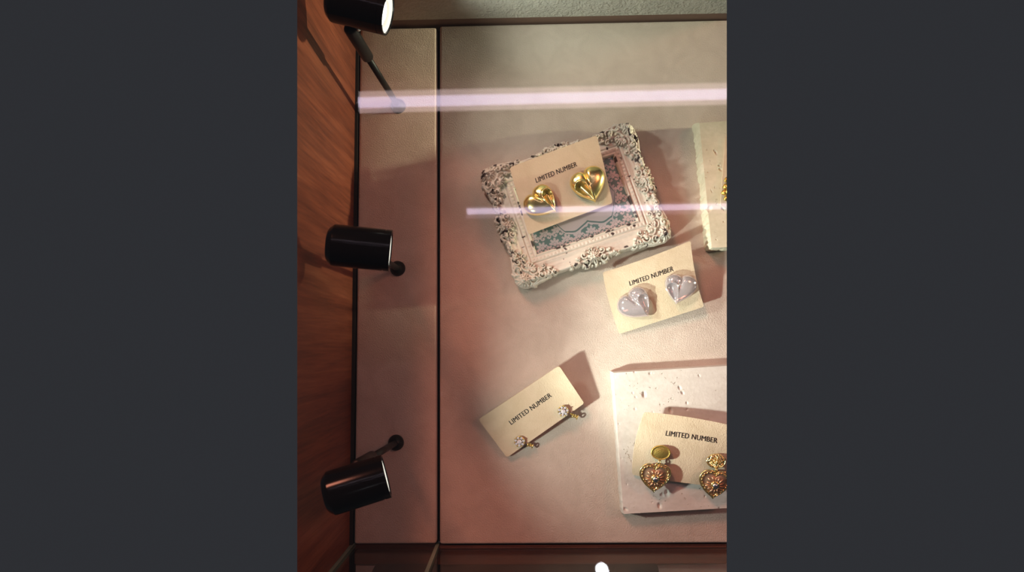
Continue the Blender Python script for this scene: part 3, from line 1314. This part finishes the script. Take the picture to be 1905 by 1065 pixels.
def paint(x, y, hrel, seed=0, edge_only=True):
    """off-white paint with dark chips where it has been knocked"""
    s_ = np.maximum(np.abs(x) - WI, np.abs(y) - HI)
    n = fbm(x / 3.1 + 40 + seed, y / 3.1 + 9, 3)
    th = np.where(s_ > 13.6, .665, np.where(s_ < 1.8, .60, .80))
    chip = np.clip((n - th) / .02, 0, 1)
    base = np.stack([np.full_like(x, .72), np.full_like(x, .69), np.full_like(x, .60)], -1)
    v = .92 + .12 * fbm(x / 1.3, y / 1.3, 2)
    # slight random variation of the paint's tone
    base = base * v[..., None]
    dark = np.array([.055, .040, .038])
    return base * (1 - chip[..., None]) + dark * chip[..., None]


def grid_mesh(X, Y, Z, mask, name, mat, parent, colf, skirt, flip=False, xf=None):
    ny, nx = X.shape
    fx, fy = (X, Y) if xf is None else xf(X, Y)
    cell = mask[:-1, :-1] & mask[1:, :-1] & mask[:-1, 1:] & mask[1:, 1:]
    used = np.zeros_like(mask)
    used[:-1, :-1] |= cell
    used[1:, :-1] |= cell
    used[:-1, 1:] |= cell
    used[1:, 1:] |= cell
    ids = -np.ones(mask.shape, int)
    ids[used] = np.arange(used.sum())
    VX, VY, VZ = fx[used], fy[used], Z[used]
    cols = colf(VX, VY)
    V = [fw(a, b, c_) for a, b, c_ in zip(VX, VY, VZ)]
    cj, ci = np.nonzero(cell)
    q = np.stack([ids[cj, ci], ids[cj, ci + 1], ids[cj + 1, ci + 1], ids[cj + 1, ci]], -1)
    if flip: q = q[:, ::-1]
    Fc = [tuple(r) for r in q.tolist()]
    # skirt
    ecount = {}
    for f_ in Fc:
        for k in range(4):
            a, b = f_[k], f_[(k + 1) % 4]
            if (b, a) in ecount: ecount[(b, a)] = None
            else: ecount[(a, b)] = 1
    be = [e for e, c_ in ecount.items() if c_]
    low = {}
    cl = cols.tolist()
    for a, b in be:
        for p in (a, b):
            if p not in low:
                low[p] = len(V)
                x, y, z = VX[p], VY[p], VZ[p]
                zz = skirt(x, y, z)
                V.append(fw(x, y, zz))
                cl.append(cl[p])
    for a, b in be:
        Fc.append((b, a, low[a], low[b]))
    return mobj(name, V, Fc, mat, parent, True, np.array(cl))


# moulding
res = .42
wx, wy = WI + SO, HI + SO
xs = np.arange(-wx, wx + .01, res)
ys = np.arange(-wy, wy + .01, res)
X, Y = np.meshgrid(xs, ys)
mask = ~((np.abs(X) < WI) & (np.abs(Y) < HI))
Z = zb(X, Y) + .05 * fbm(X / .9, Y / .9, 2)
fm = grid_mesh(X, Y, Z, mask, 'frame_moulding', M['frame'], FR, lambda a, b: paint(a, b, 0),
               lambda x, y, z: 5.0 if (abs(x) < WI + 3 and abs(y) < HI + 3) else 0.3)


class HF:
    def __init__(s, x0, x1, y0, y1, res=.30):
        s.xs = np.arange(x0, x1 + res / 2, res)
        s.ys = np.arange(y0, y1 + res / 2, res)
        s.X, s.Y = np.meshgrid(s.xs, s.ys)
        s.H = np.zeros_like(s.X)
        s.res = res

    def stamp(s, x, y, r, h, ang=0, asp=1.0, groove=0, base=0):
        m = r * max(asp, 1) + s.res
        i0, i1 = np.searchsorted(s.xs, [x - m, x + m])
        j0, j1 = np.searchsorted(s.ys, [y - m, y + m])
        if i1 <= i0 or j1 <= j0: return
        dx = s.X[j0:j1, i0:i1] - x
        dy = s.Y[j0:j1, i0:i1] - y
        c_, s_ = math.cos(ang), math.sin(ang)
        a = (dx * c_ + dy * s_) / (r * asp)
        b = (-dx * s_ + dy * c_) / r
        q = a * a + b * b
        v = np.where(q < 1, base + h * np.sqrt(np.clip(1 - q, 0, 1)), 0)
        if groove: v = v * (1 - groove * np.exp(-(b / .28) ** 2))
        s.H[j0:j1, i0:i1] = np.maximum(s.H[j0:j1, i0:i1], v)

    def scroll(s, x, y, ang, R, turn=1, w=.9, h=1.9, turns=1.15):
        n = int(60 * turns)
        for k in range(n):
            t = k / (n - 1)
            th = ang + turn * t * turns * 2 * math.pi
            r = R * (1 - t) ** .85 + .12 * R
            s.stamp(x + r * math.cos(th), y + r * math.sin(th), w * 1.12 * (1.0 - .25 * t), h * (.8 + .3 * t))
        s.stamp(x, y, w * 1.05, h * 1.25)

    def curve(s, pts, w, h):
        pts = np.array(pts, float)
        n = 50
        for k in range(n):
            t = k / (n - 1)
            if len(pts) == 3:
                p = pts[0] * (1 - t) ** 2 + 2 * pts[1] * t * (1 - t) + pts[2] * t * t
            else:
                p = pts[0] * (1 - t) ** 3 + 3 * pts[1] * t * (1 - t) ** 2 + 3 * pts[2] * t * t * (1 - t) + pts[3] * t ** 3
            ww = w * (.45 + .75 * math.sin(math.pi * min(1, t * .8 + .12)))
            s.stamp(p[0], p[1], ww, h * (.6 + .5 * math.sin(math.pi * t)))

    def leaf(s, x, y, ang, L_, w=1.2, h=1.7, n=2):
        s.stamp(x + math.cos(ang) * L_ * .5, y + math.sin(ang) * L_ * .5, w, h, ang, L_ * .5 / w, .35)
        for k in range(n):
            d_ = L_ * (.15 + .3 * k)
            for sg in (-1, 1):
                a = ang + sg * .85
                l2 = L_ * (.38 - .08 * k)
                s.stamp(x + math.cos(ang) * d_ + math.cos(a) * l2 * .6, y + math.sin(ang) * d_ + math.sin(a) * l2 * .6, w * .62, h * .85, a, l2 * .6 / (w * .62), .3)

    def rosette(s, x, y, R, n=6, h=2.0, rot=0):
        for k in range(n):
            a = rot + 2 * math.pi * k / n
            s.stamp(x + math.cos(a) * R * .62, y + math.sin(a) * R * .62, R * .30, h, a, 1.35, .4)
        for k in range(n):
            a = rot + 2 * math.pi * (k + .5) / n
            s.stamp(x + math.cos(a) * R * .38, y + math.sin(a) * R * .38, R * .20, h * 1.15, a, 1.4, .3)
        s.stamp(x, y, R * .24, h * 1.5)

    def shell(s, x, y, ang, R, n=7, spread=1.9, h=2.2):
        for k in range(n):
            a = ang + (k / (n - 1) - .5) * spread
            l_ = R * (1 - .18 * abs(k / (n - 1) - .5) * 2)
            s.stamp(x + math.cos(a) * l_ * .55, y + math.sin(a) * l_ * .55, R * .135, h, a, l_ * .5 / (R * .135), .0)
            s.stamp(x + math.cos(a) * l_ * .98, y + math.sin(a) * l_ * .98, R * .16, h * 1.05)
        s.stamp(x, y, R * .24, h * 1.3)


def draw_corner(seed):
    """local mm, origin at outer corner of the moulding, inward is (-,-)"""
    rs = random.Random(seed)
    j = lambda a=.25: rs.uniform(-a, a)
    g = HF(-28, 3.2, -28, 3.2)
    g.stamp(-6, -6, 8.6, .8, 0, 1)
    g.rosette(-3.7 + j(), -3.7 + j(), 4.9, 7, 2.1, j(1))
    g.shell(-8.5, -8.5, math.radians(225), 5.2, 7, 2.0, 1.9)
    for mx in (0, 1):
        def T_(x, y, a=0): return (x, y, a) if mx == 0 else (y, x, math.pi / 2 - a)
        def scr(x, y, a, R, t, **k):
            x, y, a = T_(x, y, a)
            g.scroll(x, y, a, R, t if mx == 0 else -t, **k)
        def lf(x, y, a, L_, **k):
            x, y, a = T_(x, y, a)
            g.leaf(x, y, a, L_, **k)
        scr(-10.6 + j(), -2.3 + j(), .4, 2.7, 1, w=.85)
        scr(-11.2 + j(), -8.0 + j(), 2.2, 2.6, -1, w=.8)
        scr(-15.6 + j(), -3.6 + j(), 3.4, 2.4, -1, w=.75)
        lf(-7.2, -.6, 2.6 + j(), 5.0)
        lf(-12.0, -1.3, 2.85, 5.4)
        lf(-13.0, -5.5, 3.5 + j(), 5.5, w=1.0)
        lf(-17.2, -1.9, 3.1 + j(), 5.6, w=1.0)
        lf(-19.8, -6.2, 3.3 + j(), 4.4, w=.95)
        scr(-24.0, -2.6, 2.5, 1.9, -1, w=.7, h=1.7)
        scr(-18.4, -8.8, .9, 1.5, 1, w=.6, h=1.5)
        scr(-20.6 + j(), -3.4 + j(), .6, 1.8, 1, w=.65, h=1.6)
        for (x, y, r) in [(-8.0, .7, .95), (-13.9, .1, .8), (-18.4, -5.9, .75), (-15.2, -8.2, .8), (-22.8, -2.0, .8), (-5.6, .8, .8), (-23.8, -4.4, .6)]:
            X_, Y_, _ = T_(x + j(.15), y + j(.15))
            g.stamp(X_, Y_, r, 1.7)
        p = [T_(*q)[:2] for q in [(-6, .9), (-11, 1.6), (-16, -.6), (-20.5, -.2)]]
        g.curve(p, .85, 1.5)
    return g


def draw_side(seed, half=17):
    """local mm, x along the side, y outward, 0 = outer edge of the moulding"""
    rs = random.Random(seed)
    j = lambda a=.25: rs.uniform(-a, a)
    g = HF(-half, half, -13, 3.4)
    g.rosette(0 + j(), -2.6, 4.6, 6, 2.1, j(1))
    g.shell(0, -4.2, -math.pi / 2, 4.4, 5, 1.7, 1.7)
    for s_ in (-1, 1):
        def a_(a): return a if s_ > 0 else math.pi - a
        g.scroll(s_ * (5.4 + j()), -1.2 + j(), a_(.3), 2.4, s_, w=.8)
        g.scroll(s_ * (5.9 + j()), -6.0 + j(), a_(2.6), 1.9, -s_, w=.7, h=1.6)
        g.leaf(s_ * 3.6, .2, a_(.55), 4.6, w=1.1)
        g.leaf(s_ * 8.4, -1.0, a_(-.15), 5.6, w=1.1)
        g.leaf(s_ * 7.8, -4.2, a_(-.35), 4.8, w=.9)
        g.scroll(s_ * (12.6 + j()), -1.9 + j(), a_(3.4), 1.7, -s_, w=.65, h=1.6)
        g.leaf(s_ * 13.6, -.6, a_(.1), 3.4, w=.8)
        for (x, y, r) in [(2.6, 1.7, .9), (8.2, .9, .8), (10.8, -5.0, .65), (16.0, -1.8, .7), (4.2, -8.6, .7), (1.2, -9.4, .6)]:
            g.stamp(s_ * x + j(.1), y + j(.1), r, 1.6)
    g.stamp(0, 1.9, 1.2, 1.9)
    return g


def orn(g, xf, det, name, seed):
    wob = .45
    Hh = g.H
    mask = Hh > .30

    def XF(X_, Y_):
        x, y = xf(X_ * 1.0, Y_ + 0 * X_)
        return x + wob * (fbm(x / 5 + seed, y / 5, 2) - .5) * 2, y + wob * (fbm(x / 5, y / 5 + seed, 2) - .5) * 2
    fx, fy = XF(g.X, g.Y)
    Z_ = zb(fx, fy) + Hh * 2.15 - .5
    return grid_mesh(g.X, g.Y, Z_, mask, name, M['frame'], FR, lambda a, b: paint(a, b, 0, seed), lambda x, y, z: z - 2.2 if max(abs(x) - WI, abs(y) - HI) < SO - .5 else 4.0,
                     flip=det < 0, xf=XF)


OX, OY = WI + SO, HI + SO
k = 0
for sx in (1, -1):
    for sy in (1, -1):
        g = draw_corner(10 + k)
        orn(g, lambda X_, Y_, sx=sx, sy=sy: (sx * (X_ + OX + 1.3), sy * (Y_ + OY + 1.3)), sx * sy, 'corner_ornament', k * 3)
        k += 1
orn(draw_side(31, 18), lambda X_, Y_: (X_, Y_ + OY + .8), 1, 'side_ornament', 21)
orn(draw_side(32, 18), lambda X_, Y_: (X_, -(Y_ + OY + .8)), -1, 'side_ornament', 22)
orn(draw_side(33, 15), lambda X_, Y_: (Y_ + OX + .8, X_), -1, 'side_ornament', 23)
orn(draw_side(34, 15), lambda X_, Y_: (-(Y_ + OX + .8), X_), 1, 'side_ornament', 24)

# the print: teal ground, pale damask sprigs, pale bracketed panel with a teal line
pres = .14
xs = np.arange(-WI - 1, WI + 1.01, pres)
ys = np.arange(-HI - 1, HI + 1.01, pres)
gp = HF(-WI - 1, WI + 1, -HI - 1, HI + 1, pres)


def sprig(g, x, y, ang, s_):
    g.rosette(x, y, 1.5 * s_, 6, 1, ang)
    for k in range(5):
        a = ang + math.pi / 2 + (k - 2) * .72
        l_ = (3.6 - .35 * abs(k - 2)) * s_
        g.leaf(x + 1.0 * s_ * math.cos(a), y + 1.0 * s_ * math.sin(a), a, l_, w=.62 * s_, h=1.1, n=3)
    for sg in (-1, 1):
        g.scroll(x + sg * 2.1 * s_, y - 2.0 * s_, 1.2 if sg > 0 else 1.9, 1.3 * s_, -sg, w=.36, h=1, turns=.9)
        g.leaf(x + sg * 1.0 * s_, y - 1.2 * s_, -1.57 + sg * .5, 2.6 * s_, w=.5 * s_, h=1.1, n=2)


rr = random.Random(4)
for iy in range(-3, 4):
    for ix in range(-5, 6):
        x = ix * 8.2 + (4.1 if iy % 2 else 0)
        y = iy * 7.4 + 2.4
        sprig(gp, x, y, .25 * ((ix + iy) % 3 - 1), .95)
        gp.leaf(x + 4.1, y - 1.6, 1.9, 2.6, w=.5, h=1.1, n=2)
        gp.leaf(x + 4.1, y - 1.6, .9, 2.2, w=.45, h=1.1, n=2)
motif = gp.H > .42
X, Y = gp.X, gp.Y
xc = X - 4.0
edge = -14.3 - 2.0 * np.exp(-((np.abs(xc) - 9.5) / 4.6) ** 2) + 1.9 * np.exp(-(np.abs(xc) / 2.6))
edge = edge + np.clip(np.abs(xc) - 15.5, 0, 20) ** 1.3 * 1.1
dist = (Y - edge)
dist = np.minimum(dist, (-edge - Y) + 0)           # the panel mirrored upwards
teal = np.array([.16, .25, .235])
pale = np.array([.62, .54, .54])
colr = np.where(motif[..., None], pale, teal)
colr = np.where((dist > -1.5)[..., None], pale, colr)
colr = np.where(((dist > -.35) & (dist < .75))[..., None], teal * .9, colr)
ny, nx = X.shape
ids = np.arange(ny * nx).reshape(ny, nx)
V = [fw(a, b, 7.6) for a, b in zip(X.ravel(), Y.ravel())]
q = np.stack([ids[:-1, :-1], ids[:-1, 1:], ids[1:, 1:], ids[1:, :-1]], -1).reshape(-1, 4).tolist()
n0 = len(V)
x1, y1 = WI + 1, HI + 1
V += [fw(-x1, -y1, 6.6), fw(x1, -y1, 6.6), fw(x1, y1, 6.6), fw(-x1, y1, 6.6)]
q.append([n0 + 3, n0 + 2, n0 + 1, n0])
pr = mobj('damask_print', V, q, M['print'], FR, False, np.concatenate([colr.reshape(-1, 3), np.tile(pale, (4, 1))]))
pr['label'] = 'teal and pale damask print'
M['backing'] = plain('dark_backing', (.05, .035, .03), .8)
V = [fw(-wx + 1, -wy + 1, .2), fw(wx - 1, -wy + 1, .2), fw(wx - 1, wy - 1, .2), fw(-wx + 1, wy - 1, .2),
     fw(-wx + 1, -wy + 1, 6), fw(wx - 1, -wy + 1, 6), fw(wx - 1, wy - 1, 6), fw(-wx + 1, wy - 1, 6)]
mobj('backing', V, [(0, 3, 2, 1), (4, 5, 6, 7), (0, 1, 5, 4), (1, 2, 6, 5), (2, 3, 7, 6), (3, 0, 4, 7)], M['backing'], FR, False)
